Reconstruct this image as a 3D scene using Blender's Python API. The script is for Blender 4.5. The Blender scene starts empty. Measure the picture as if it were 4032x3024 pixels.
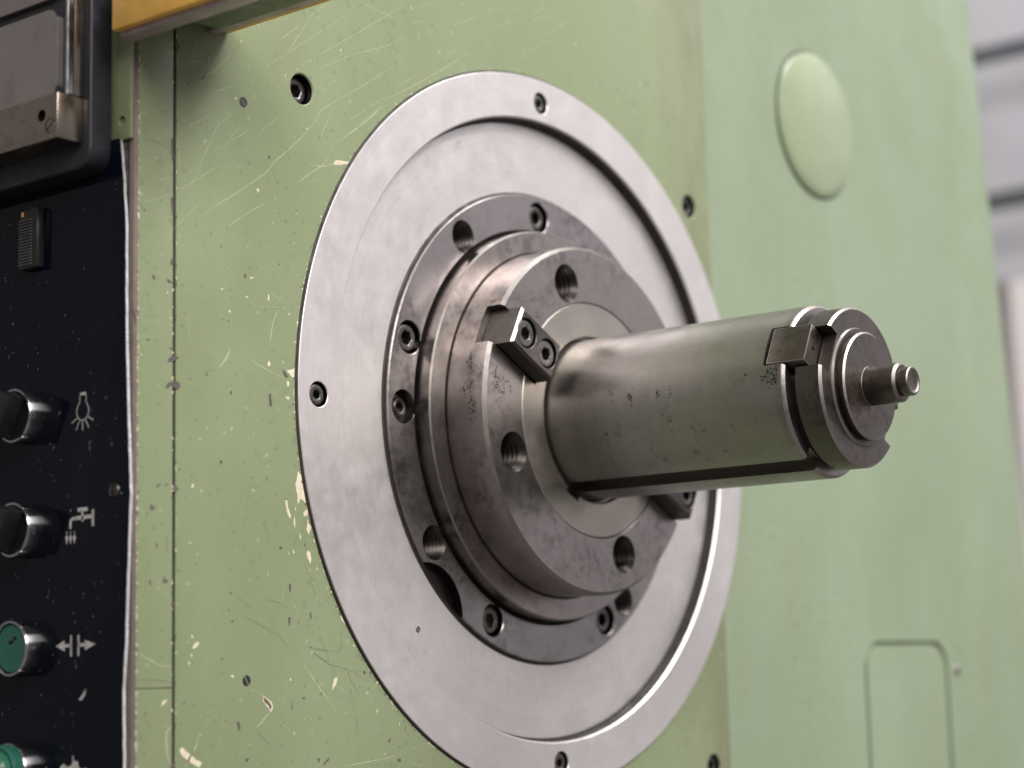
import bpy, bmesh, math, random
from mathutils import Vector, Matrix
random.seed(11)
S = bpy.context.scene
COL = S.collection
MM = 0.001
R_ = math.radians

# ------------------------------------------------------------------ camera, world, lights, exposure
cam_d = bpy.data.cameras.new('camera')
cam_d.sensor_width = 36.0
cam_d.lens = 67.256
cam_d.clip_start = 0.01
cam_d.clip_end = 50.0
cam_d.dof.use_dof = True
cam_d.dof.focus_distance = 0.636
cam_d.dof.aperture_fstop = 8.0
cam = bpy.data.objects.new('camera', cam_d)
COL.objects.link(cam)
rx = (0.62300707, -0.7818477, -0.02400755)
ry = (-0.10090217, -0.11076236, 0.98871151)
rz = (-0.77568096, -0.61355184, -0.14789586)
cam.matrix_world = Matrix(((rx[0], ry[0], rz[0], -0.57794), (rx[1], ry[1], rz[1], -0.438366),
                           (rx[2], ry[2], rz[2], -0.092162), (0, 0, 0, 1)))
S.camera = cam

W = bpy.data.worlds.new('World')
S.world = W
W.use_nodes = True
W.node_tree.nodes['Background'].inputs[0].default_value = (1.0, 0.965, 0.94, 1)
W.node_tree.nodes['Background'].inputs[1].default_value = 0.22


def area(name, loc, target, sx, sy, power, col):
    d = bpy.data.lights.new(name, 'AREA')
    d.shape = 'RECTANGLE'
    d.size, d.size_y = sx, sy
    d.energy = power
    d.color = col
    o = bpy.data.objects.new(name, d)
    COL.objects.link(o)
    o.location = loc
    v = Vector(target) - Vector(loc)
    o.rotation_euler = v.to_track_quat('-Z', 'Y').to_euler()
    return o


# workshop ceiling lamps: one row in front of the machine, one over the hall to its right
area('ceiling_lamp', (-1.05, -2.25, 1.6), (0, 0, 0), 2.6, 1.3, 92, (1.0, 0.965, 0.93))
area('ceiling_lamp', (0.9, -1.9, 2.5), (0.3, 0, 0), 1.8, 0.5, 62, (1.0, 0.98, 0.97))
area('ceiling_lamp', (1.0, -1.2, 2.6), (2.5, -1.5, 0.3), 2.4, 1.2, 120, (1.0, 0.985, 0.97))

S.view_settings.view_transform = 'Standard'
S.view_settings.look = 'None'
S.view_settings.exposure = 0.08
S.view_settings.gamma = 1.0
S.render.engine = 'CYCLES'


# ------------------------------------------------------------------ materials
def new_mat(name):
    m = bpy.data.materials.new(name)
    m.use_nodes = True
    nt = m.node_tree
    b = nt.nodes['Principled BSDF']
    return m, nt, b


def node(nt, typ, **kw):
    n = nt.nodes.new(typ)
    for k, v in kw.items():
        if k.startswith('i_'):
            key = k[2:]
            n.inputs[int(key) if key.isdigit() else key.replace('_', ' ')].default_value = v
        else:
            setattr(n, k, v)
    return n


def pos(nt, scale=(1, 1, 1)):
    g = node(nt, 'ShaderNodeNewGeometry')
    mp = node(nt, 'ShaderNodeMapping')
    mp.inputs['Scale'].default_value = scale
    nt.links.new(g.outputs['Position'], mp.inputs[0])
    return mp.outputs[0]


def noise(nt, vec, scale, detail=4, rough=0.55, lo=0.4, hi=0.6):
    n = node(nt, 'ShaderNodeTexNoise')
    n.inputs['Scale'].default_value = scale
    n.inputs['Detail'].default_value = detail
    n.inputs['Roughness'].default_value = rough
    nt.links.new(vec, n.inputs['Vector'])
    r = node(nt, 'ShaderNodeMapRange')
    r.inputs[1].default_value = lo
    r.inputs[2].default_value = hi
    nt.links.new(n.outputs[0], r.inputs[0])
    return r.outputs[0]


def mul(nt, a, b):
    n = node(nt, 'ShaderNodeMath', operation='MULTIPLY')
    for i, v in enumerate((a, b)):
        if isinstance(v, (int, float)):
            n.inputs[i].default_value = v
        else:
            nt.links.new(v, n.inputs[i])
    return n.outputs[0]


def mix(nt, fac, a, b):
    n = node(nt, 'ShaderNodeMix', data_type='RGBA')
    if isinstance(fac, (int, float)):
        n.inputs[0].default_value = fac
    else:
        nt.links.new(fac, n.inputs[0])
    for i, v in ((6, a), (7, b)):
        if isinstance(v, tuple):
            n.inputs[i].default_value = (v[0], v[1], v[2], 1)
        else:
            nt.links.new(v, n.inputs[i])
    return n.outputs[2]


def bump(nt, b, h, strength, dist):
    n = node(nt, 'ShaderNodeBump')
    n.inputs['Strength'].default_value = strength
    n.inputs['Distance'].default_value = dist
    nt.links.new(h, n.inputs['Height'])
    nt.links.new(n.outputs[0], b.inputs['Normal'])


def rough_var(nt, b, fac, lo, hi):
    r = node(nt, 'ShaderNodeMapRange')
    r.inputs[3].default_value = lo
    r.inputs[4].default_value = hi
    nt.links.new(fac, r.inputs[0])
    nt.links.new(r.outputs[0], b.inputs['Roughness'])


def simple(name, col, rough=0.5, metal=0.0, var=0.15, vscale=90, coat=0.0):
    m, nt, b = new_mat(name)
    v = pos(nt)
    f = noise(nt, v, vscale, 5, 0.6, 0.3, 0.7)
    c = mix(nt, f, tuple(x * (1 - var) for x in col), tuple(min(1, x * (1 + var)) for x in col))
    nt.links.new(c, b.inputs['Base Color'])
    b.inputs['Metallic'].default_value = metal
    rough_var(nt, b, noise(nt, v, vscale * 2.3, 3), rough * 0.82, min(1, rough * 1.2))
    b.inputs['Coat Weight'].default_value = coat
    return m


def green_paint(name, GREEN_A, GREEN_B, edge=False):
    m, nt, b = new_mat(name)
    v = pos(nt)
    c = mix(nt, noise(nt, v, 7, 3, 0.5, 0.3, 0.7), GREEN_A, GREEN_B)
    c = mix(nt, mul(nt, noise(nt, v, 2.6, 4, 0.6, 0.35, 0.7), 0.16), c, tuple(x * 0.72 for x in GREEN_A))
    c = mix(nt, mul(nt, noise(nt, pos(nt, (1, 1, 0.22)), 22, 4, 0.6, 0.5, 0.72), 0.14), c, tuple(min(1, x * 1.35) for x in GREEN_B))
    # grey-green oil spots, denser in some places
    spots = mul(nt, noise(nt, v, 260, 2, 0.5, 0.60, 0.68), noise(nt, v, 9, 2, 0.5, 0.42, 0.62))
    c = mix(nt, mul(nt, spots, 0.62), c, (0.145, 0.18, 0.11))
    grime = mul(nt, noise(nt, pos(nt, (1, 1, 0.25)), 38, 5, 0.65, 0.52, 0.75), 0.28)
    c = mix(nt, grime, c, (0.19, 0.19, 0.11))
    if edge:   # oily dirt gathered along the plate's right edge
        g = node(nt, 'ShaderNodeNewGeometry')
        s = node(nt, 'ShaderNodeSeparateXYZ')
        nt.links.new(g.outputs['Position'], s.inputs[0])
        r = node(nt, 'ShaderNodeMapRange', interpolation_type='SMOOTHSTEP')
        r.inputs[1].default_value = 0.070
        r.inputs[2].default_value = 0.121
        nt.links.new(s.outputs[0], r.inputs[0])
        c = mix(nt, mul(nt, r.outputs[0], mul(nt, noise(nt, pos(nt, (1, 1, 0.35)), 55, 5, 0.65, 0.30, 0.72), 0.75)), c, (0.135, 0.125, 0.065))
    specks = mul(nt, noise(nt, v, 620, 1, 0.5, 0.72, 0.76), 0.55)
    c = mix(nt, specks, c, (0.10, 0.10, 0.07))
    wsp = mul(nt, noise(nt, pos(nt, (1.0, 1, 0.9)), 480, 1, 0.5, 0.75, 0.78), 0.3)
    c = mix(nt, wsp, c, (0.60, 0.60, 0.45))
    nt.links.new(c, b.inputs['Base Color'])
    rough_var(nt, b, noise(nt, v, 30, 4), 0.30, 0.48)
    b.inputs['Specular IOR Level'].default_value = 0.45
    bump(nt, b, noise(nt, v, 700, 3, 0.6, 0.2, 0.8), 0.18, 0.00012)
    return m


def steel(name, col, dark, rough, stain=0.5, sscale=70, lo=0.52, hi=0.72, warm=0.0, metal=1.0, fine=0.25, lathe=False):
    m, nt, b = new_mat(name)
    v = pos(nt)
    c = mix(nt, noise(nt, v, 14, 4, 0.6, 0.3, 0.7), tuple(x * 0.93 for x in col), tuple(min(1, x * 1.06) for x in col))
    c = mix(nt, mul(nt, noise(nt, v, sscale * 5, 6, 0.65, 0.35, 0.7), fine), c, tuple(x * 0.55 for x in col))
    st = mul(nt, noise(nt, v, sscale * 3.4, 8, 0.72, lo, hi), noise(nt, v, sscale * 0.55, 3, 0.5, 0.40, 0.60))
    c = mix(nt, mul(nt, st, stain), c, dark)
    if warm:
        c = mix(nt, mul(nt, noise(nt, v, sscale * 0.4, 4, 0.6, 0.50, 0.70), warm), c, (0.34, 0.24, 0.15))
    nt.links.new(c, b.inputs['Base Color'])
    b.inputs['Metallic'].default_value = metal
    rough_var(nt, b, noise(nt, v, sscale * 1.5, 6, 0.65, 0.3, 0.7), rough * 0.80, min(1, rough * 1.25))
    # fine tool marks: circles round the spindle axis
    if lathe:
        g = node(nt, 'ShaderNodeNewGeometry')
        s = node(nt, 'ShaderNodeSeparateXYZ')
        nt.links.new(g.outputs['Position'], s.inputs[0])
        q = node(nt, 'ShaderNodeCombineXYZ')
        nt.links.new(s.outputs[0], q.inputs[0])
        nt.links.new(s.outputs[2], q.inputs[1])
        ln = node(nt, 'ShaderNodeVectorMath', operation='LENGTH')
        nt.links.new(q.outputs[0], ln.inputs[0])
        cb = node(nt, 'ShaderNodeCombineXYZ')
        nt.links.new(ln.outputs['Value'], cb.inputs[0])
        nt.links.new(s.outputs[1], cb.inputs[1])
        h = noise(nt, cb.outputs[0], 2600, 3, 0.6, 0.2, 0.8)
        t2 = noise(nt, cb.outputs[0], 700, 5, 0.7, 0.35, 0.65)
        c = mix(nt, mul(nt, t2, 0.14), c, tuple(x * 0.6 for x in col))
        nt.links.new(c, b.inputs['Base Color'])
    else:
        h = noise(nt, pos(nt, (1, 1, 6)), 700, 4, 0.6, 0.2, 0.8)
    bump(nt, b, h, 0.10, 0.00008)
    return m


def black_gloss():
    m, nt, b = new_mat('black_lacquered_sheet')
    v = pos(nt)
    dust = mul(nt, noise(nt, v, 520, 2, 0.5, 0.70, 0.76), noise(nt, v, 30, 2, 0.5, 0.35, 0.6))
    smear = mul(nt, noise(nt, pos(nt, (1, 1, 0.4)), 30, 5, 0.6, 0.48, 0.8), 0.05)
    c = mix(nt, smear, (0.0028, 0.0040, 0.0095), (0.09, 0.09, 0.11))
    c = mix(nt, mul(nt, dust, 0.4), c, (0.30, 0.29, 0.27))
    nt.links.new(c, b.inputs['Base Color'])
    rough_var(nt, b, noise(nt, v, 60, 5), 0.06, 0.14)
    b.inputs['Specular IOR Level'].default_value = 0.15
    return m


GREEN_A = (0.190, 0.229, 0.122)
GREEN_B = (0.224, 0.263, 0.153)
MAT = {}
MAT['green'] = green_paint('green_machine_paint', GREEN_A, GREEN_B)
MAT['green_plate'] = green_paint('green_plate_paint', GREEN_A, GREEN_B, True)
MAT['green_sheen'] = green_paint('green_paint_hall_sheen', (0.202, 0.254, 0.158), (0.236, 0.292, 0.199))  # same green paint; hall reflection on the casting put in as lighter, bluer colour
MAT['cover'] = steel('ground_cover_steel', (0.715, 0.676, 0.668), (0.30, 0.275, 0.26), 0.42, 0.26, 75, 0.5, 0.75, fine=0.12, lathe=True, metal=0.78)
MAT['retainer'] = steel('stained_grey_steel', (0.355, 0.324, 0.322), (0.085, 0.075, 0.072), 0.34, 0.62, 60, 0.44, 0.62, lathe=True)
MAT['nose'] = steel('spindle_steel', (0.362, 0.326, 0.315), (0.065, 0.058, 0.057), 0.33, 0.66, 55, 0.46, 0.62, warm=0.16, lathe=True)
MAT['flange'] = steel('warm_flange_steel', (0.44, 0.405, 0.36), (0.24, 0.20, 0.16), 0.42, 0.3, 40, lathe=True, fine=0.12)
MAT['arbor'] = steel('arbor_steel', (0.345, 0.322, 0.312), (0.06, 0.05, 0.05), 0.37, 0.8, 55, 0.58, 0.70, lathe=True)
MAT['worn'] = steel('worn_brown_steel', (0.150, 0.132, 0.125), (0.045, 0.035, 0.035), 0.40, 0.8, 110, 0.42, 0.64, warm=0.2)
MAT['bright'] = steel('key_edge_highlight', (0.72, 0.70, 0.69), (0.3, 0.28, 0.27), 0.30, 0.3, 90)  # painted highlight for the drive keys' outer front chamfer
MAT['key'] = steel('dark_key_steel', (0.115, 0.103, 0.098), (0.05, 0.045, 0.045), 0.38, 0.6, 150, 0.45, 0.7)
MAT['screw'] = steel('black_oxide_steel', (0.155, 0.145, 0.14), (0.04, 0.035, 0.03), 0.36, 0.6, 200)
MAT['bore'] = steel('shaded_bore_steel', (0.060, 0.053, 0.050), (0.02, 0.017, 0.016), 0.35, 0.6, 150)  # hole interiors: the shade inside is put into the darker colour
MAT['unseen_floor'] = simple('unseen_dark_floor', (0.12, 0.11, 0.10), 0.6, 0, 0.2, 4)
MAT['rim'] = simple('aluminium_sheet_edge', (0.85, 0.84, 0.85), 0.32, 0.6, 0.15, 300)
MAT['edge'] = steel('worn_edge_highlight', (0.36, 0.33, 0.315), (0.15, 0.13, 0.12), 0.42, 0.6, 160)  # worn edges with their lit highlight painted in as lighter steel
MAT['stain'] = simple('dark_steel_stain', (0.055, 0.047, 0.045), 0.5, 0.5, 0.4, 500)
MAT['nose_edge'] = steel('nose_chamfer_steel', (0.235, 0.218, 0.205), (0.12, 0.1, 0.09), 0.45, 0.4, 120)
MAT['cap'] = simple('green_cap_highlight', (0.248, 0.298, 0.188), 0.32, 0, 0.08, 25)  # housing green made paler, the dome's highlight put into the colour
MAT['rib'] = simple('grey_plastic_rib', (0.075, 0.07, 0.072), 0.45)
MAT['socket'] = simple('dark_socket', (0.018, 0.016, 0.015), 0.4, 0.4)  # near-black colour inside the hexagon sockets
MAT['grime'] = simple('dark_grime_and_gap_shade', (0.022, 0.018, 0.016), 0.6, 0.2)  # grime; also colours the painted shadow in the gap round the cover
MAT['trim'] = steel('bare_corner_steel', (0.185, 0.145, 0.130), (0.06, 0.045, 0.04), 0.45, 0.6, 120, metal=0.6)
MAT['panel'] = black_gloss()
MAT['plastic'] = simple('black_plastic', (0.012, 0.012, 0.013), 0.35)
MAT['rubber'] = simple('dark_grey_housing', (0.018, 0.0185, 0.023), 0.42, 0.0, 0.3, 40)
MAT['chrome'] = simple('worn_chrome', (0.46, 0.45, 0.47), 0.18, 1.0, 0.2, 120)
MAT['instrument'] = steel('instrument_steel', (0.38, 0.335, 0.295), (0.09, 0.065, 0.055), 0.26, 0.7, 60, warm=0.35)
MAT['plate'] = steel('instrument_plate', (0.52, 0.465, 0.44), (0.20, 0.17, 0.155), 0.34, 0.7, 40, fine=0.1)
MAT['gap'] = simple('blue_black_gap', (0.020, 0.022, 0.028), 0.3)
MAT['orange'] = simple('orange_paint', (0.88, 0.47, 0.095), 0.42, 0.0, 0.22, 60)
MAT['pink'] = simple('bare_guide_metal', (0.46, 0.39, 0.385), 0.45, 0.5, 0.2, 80)
MAT['dgreen'] = simple('dark_green_paint', (0.17, 0.21, 0.125), 0.5)
MAT['cream'] = simple('cream_primer', (0.60, 0.53, 0.40), 0.6, 0, 0.15, 400)
MAT['pit'] = simple('bare_pitted_iron', (0.095, 0.075, 0.068), 0.55, 0, 0.3, 400)
MAT['scratch'] = simple('pale_scratch', (0.38, 0.42, 0.24), 0.55, 0, 0.25, 300)
MAT['darkscratch'] = simple('dark_scratch', (0.13, 0.135, 0.085), 0.55)
MAT['print'] = simple('white_print', (0.52, 0.50, 0.48), 0.5, 0, 0.3, 300)
MAT['button'] = simple('green_button_cap', (0.020, 0.125, 0.085), 0.35, 0, 0.2, 60)
MAT['lens'] = simple('green_lens', (0.030, 0.150, 0.090), 0.22)
MAT['wallpaint'] = simple('light_grey_cladding', (0.46, 0.452, 0.485), 0.5, 0, 0.12, 3)
MAT['wallgap'] = simple('cladding_joint', (0.10, 0.10, 0.11), 0.6)
MAT['board'] = simple('white_board', (0.74, 0.69, 0.68), 0.5, 0, 0.04, 3)
MAT['post'] = simple('grey_post', (0.16, 0.14, 0.14), 0.5)

# ------------------------------------------------------------------ mesh helpers (coordinates in millimetres)


def finish(bm, name, mat, smooth=True, ang=32):
    bmesh.ops.recalc_face_normals(bm, faces=bm.faces)
    me = bpy.data.meshes.new(name)
    bm.to_mesh(me)
    bm.free()
    return dress(me, mat, smooth, ang)


def dress(me, mat, smooth=True, ang=32):
    me.materials.clear()
    for m in (mat if isinstance(mat, (list, tuple)) else [mat]):
        me.materials.append(MAT[m])
    if smooth:
        me.shade_smooth()
        me.set_sharp_from_angle(angle=R_(ang))
    return me


def part(name, me, parent=None, label=None, kind=None):
    """link a mesh whose coordinates are world millimetres (scaled to metres here) under parent"""
    base = parent_world(parent)
    me.transform(Matrix.Scale(MM, 4))
    me.transform(Matrix.Translation(-base))
    o = bpy.data.objects.new(name, me)
    COL.objects.link(o)
    o.parent = parent
    if label:
        o['label'] = label
    if kind:
        o['kind'] = kind
    return o


def parent_world(p):
    v = Vector((0, 0, 0))
    while p:
        v += p.location
        p = p.parent
    return v


def thing(name, loc, label, cat, group=None):
    o = bpy.data.objects.new(name, None)
    o.empty_display_size = 0.02
    COL.objects.link(o)
    o.location = Vector(loc) * MM
    o['label'] = label
    o['category'] = cat
    if group:
        o['group'] = group
    return o


def lathe_bm(prof, n=128, c=(0, 0), closed=True):
    """profile of (r, y) revolved round the Y direction through x=c[0], z=c[1]"""
    bm = bmesh.new()
    rings = []
    for r, y in prof:
        if r < 1e-6:
            rings.append([bm.verts.new((c[0], y, c[1]))])
        else:
            rings.append([bm.verts.new((c[0] + r * math.cos(2 * math.pi * k / n), y, c[1] + r * math.sin(2 * math.pi * k / n))) for k in range(n)])
    m = len(prof)
    for i in range(m if closed else m - 1):
        a, b = rings[i], rings[(i + 1) % m]
        if len(a) == 1 and len(b) == 1:
            continue
        for k in range(n):
            k2 = (k + 1) % n
            if len(a) == 1:
                bm.faces.new((a[0], b[k], b[k2]))
            elif len(b) == 1:
                bm.faces.new((a[k], b[0], a[k2]))
            else:
                bm.faces.new((a[k], b[k], b[k2], a[k2]))
    bmesh.ops.recalc_face_normals(bm, faces=bm.faces)
    return bm


def box_bm(x0, x1, y0, y1, z0, z1, bev=0.0, seg=1):
    bm = bmesh.new()
    bmesh.ops.create_cube(bm, size=1)
    for v in bm.verts:
        v.co = Vector(((x0 + x1) / 2 + v.co.x * (x1 - x0), (y0 + y1) / 2 + v.co.y * (y1 - y0), (z0 + z1) / 2 + v.co.z * (z1 - z0)))
    if bev:
        bmesh.ops.bevel(bm, geom=list(bm.edges), offset=bev, segments=seg, affect='EDGES', profile=0.5)
    return bm


def prism_bm(pts, f0, f1, bev=0.0):
    """closed polygon pts extruded between two placement functions"""
    bm = bmesh.new()
    a = [bm.verts.new(f0(*p)) for p in pts]
    b = [bm.verts.new(f1(*p)) for p in pts]
    bm.faces.new(a)
    bm.faces.new(b[::-1])
    n = len(pts)
    for i in range(n):
        j = (i + 1) % n
        bm.faces.new((a[i], b[i], b[j], a[j]))
    bmesh.ops.recalc_face_normals(bm, faces=bm.faces)
    if bev:
        bmesh.ops.bevel(bm, geom=list(bm.edges), offset=bev, segments=2, affect='EDGES', profile=0.5)
    return bm


def xform(bm, m):
    bmesh.ops.transform(bm, matrix=m, verts=bm.verts)
    return bm


def radial(ang):
    """local (u radial, v tangential, y) -> world for a feature at angle ang round the axis"""
    a = R_(ang)
    return Matrix(((math.cos(a), 0, -math.sin(a), 0), (0, 1, 0, 0), (math.sin(a), 0, math.cos(a), 0), (0, 0, 0, 1)))


def join_bm(bms):
    out = bmesh.new()
    for b in bms:
        me = bpy.data.meshes.new('tmp')
        b.to_mesh(me)
        b.free()
        out.from_mesh(me)
        bpy.data.meshes.remove(me)
    return out


def cut(bm, cutters, mat, ang=32):
    """boolean difference; returns a dressed mesh in millimetres"""
    ma = bpy.data.meshes.new('body')
    bm.to_mesh(ma)
    bm.free()
    cb = join_bm(cutters)
    mb = bpy.data.meshes.new('cutter')
    cb.to_mesh(mb)
    cb.free()
    oa = bpy.data.objects.new('body', ma)
    ob = bpy.data.objects.new('cutter', mb)
    COL.objects.link(oa)
    COL.objects.link(ob)
    md = oa.modifiers.new('cut', 'BOOLEAN')
    md.operation = 'DIFFERENCE'
    md.solver = 'EXACT'
    md.object = ob
    md.material_mode = 'TRANSFER'
    ms = mat if isinstance(mat, (list, tuple)) else [mat]
    for mm in ms:
        ma.materials.append(MAT[mm])
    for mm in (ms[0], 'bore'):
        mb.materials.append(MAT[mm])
    dg = bpy.context.evaluated_depsgraph_get()
    me = bpy.data.meshes.new_from_object(oa.evaluated_get(dg))
    for o in (oa, ob):
        bpy.data.objects.remove(o)
    bpy.data.meshes.remove(ma)
    bpy.data.meshes.remove(mb)
    me.shade_smooth()
    me.set_sharp_from_angle(angle=R_(ang))
    return me


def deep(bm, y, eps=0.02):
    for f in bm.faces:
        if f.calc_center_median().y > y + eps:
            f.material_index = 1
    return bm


def worn_edge_highlights(me, slot_mat, lo=0.25, hi=0.97):
    """give the chamfers turned round the axis their own edge steel: wear plus highlight put into the colour"""
    me.materials.append(MAT[slot_mat])
    k = len(me.materials) - 1
    for p in me.polygons:
        if lo < abs(p.normal.y) < hi and p.material_index == 0:
            p.material_index = k
    return me


def cyl_cut(x, z, r, y0, y1, ch=0.4, n=48):
    """hole cutter from front plane y0 (chamfered) to depth y1 (y grows into the machine)"""
    return deep(lathe_bm([(0, y0 - 3), (r + ch + 3, y0 - 3), (r, y0 + ch), (r, y1), (0, y1)], n, (x, z)), y0 + ch)


def thread_cut(x, z, r, y0, y1, ch=1.2, pitch=1.9, rt=None, n=48, dk=1.7):
    rt = rt or r - 0.6
    pr = [(0, y0 - 3), (r + ch, y0 - 3), (r + ch, y0 - 0.01), (r, y0 + ch)] if False else [(0, y0 - 3), (r + 3, y0 - 3), (r, y0), (rt, y0 + ch)]
    y = y0 + ch
    while y < y1 - pitch:
        pr += [(rt + 0.75, y + pitch * 0.5), (rt, y + pitch)]
        y += pitch
    pr += [(0, y)]
    return deep(lathe_bm(pr, n, (x, z)), y0 - 1.6 + dk)


SY_ref = {}


def ribbon(bm, pts, w, place, taper=True):
    n = len(pts)
    L, Rr = [], []
    dy = Vector((0, random.uniform(-0.012, 0.012), 0))
    for i, p in enumerate(pts):
        a = pts[max(0, i - 1)]
        b = pts[min(n - 1, i + 1)]
        dx, dz = b[0] - a[0], b[1] - a[1]
        d = math.hypot(dx, dz) or 1
        k = w * 0.5
        if taper:
            k *= 0.35 + 0.65 * math.sin(math.pi * (i + 0.4) / (n - 0.2))
        nx, nz = -dz / d * k, dx / d * k
        L.append(bm.verts.new(Vector(place(p[0] + nx, p[1] + nz)) + dy))
        Rr.append(bm.verts.new(Vector(place(p[0] - nx, p[1] - nz)) + dy))
    for i in range(n - 1):
        bm.faces.new((L[i], L[i + 1], Rr[i + 1], Rr[i]))


def fine(pts, step, jit):
    out = []
    for a, b in zip(pts, pts[1:]):
        d = math.hypot(b[0] - a[0], b[1] - a[1])
        k = max(1, int(d / step))
        for i in range(k):
            t = i / k
            out.append((a[0] + (b[0] - a[0]) * t + random.uniform(-jit, jit), a[1] + (b[1] - a[1]) * t + random.uniform(-jit, jit)))
    out.append(pts[-1])
    return out


def poly(bm, pts, place):
    dy = random.uniform(-0.012, 0.012)   # no two marks exactly in one plane
    dx = dy if place is SY_ref.get('p') else 0.0
    try:
        bm.faces.new([bm.verts.new(Vector(place(*p)) + Vector((dx, dy, 0))) for p in pts])
    except ValueError:
        pass


# ------------------------------------------------------------------ fasteners (shared meshes, built at the origin, facing -Y)
def cap_screw_mesh(r, hexr, h, depth, name, n=36):
    """head of radius r, front at y=0, back at y=h, hexagon socket"""
    bm = bmesh.new()

    def circ(rad, y):
        return [bm.verts.new((rad * math.cos(2 * math.pi * k / n), y, rad * math.sin(2 * math.pi * k / n))) for k in range(n)]

    def hexa(rad, y):
        out = []
        for k in range(n):
            t = 2 * math.pi * k / n
            q = rad * math.cos(math.pi / 6) / math.cos(((t + math.pi / 6) % (math.pi / 3)) - math.pi / 6)
            out.append(bm.verts.new((q * math.cos(t), y, q * math.sin(t))))
        return out
    loops = [circ(r, h), circ(r, r * 0.13), circ(r * 0.96, r * 0.04), circ(r * 0.88, 0), circ(hexr * 1.14, 0), hexa(hexr, hexr * 0.12), hexa(hexr * 0.98, depth)]
    for li, (a, b) in enumerate(zip(loops, loops[1:])):
        for k in range(n):
            f = bm.faces.new((a[k], b[k], b[(k + 1) % n], a[(k + 1) % n]))
            if li >= 5:
                f.material_index = 1
    f = bm.faces.new(loops[-1])
    f.material_index = 1
    bm.faces.new(loops[0][::-1])
    me = finish(bm, name, ['screw', 'socket'])
    me.transform(Matrix.Scale(MM, 4))
    return me


def slot_screw_mesh(r, slot, h, name, mat, ang=50, dome=0.0):
    bm = lathe_bm([(0, -dome), (r * 0.6, -dome * 0.7), (r * 0.93, 0), (r, 0.12 * r), (r, h), (0, h)], 32)
    c = box_bm(-r * 2, r * 2, -2 - dome, slot * 1.1, -slot / 2, slot / 2)
    xform(c, Matrix.Rotation(R_(ang), 4, 'Y'))
    me = cut(bm, [c], mat)
    me.name = name
    me.transform(Matrix.Scale(MM, 4))
    return me


def put(name, me, parent, x, y, z, roll=0.0, rot=None, label=None):
    """place a shared mesh at world mm position under parent"""
    o = bpy.data.objects.new(name, me)
    COL.objects.link(o)
    o.parent = parent
    o.location = Vector((x, y, z)) * MM - parent_world(parent)
    o.rotation_euler = rot if rot else (0, R_(roll), 0)
    if label:
        o['label'] = label
    return o


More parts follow.
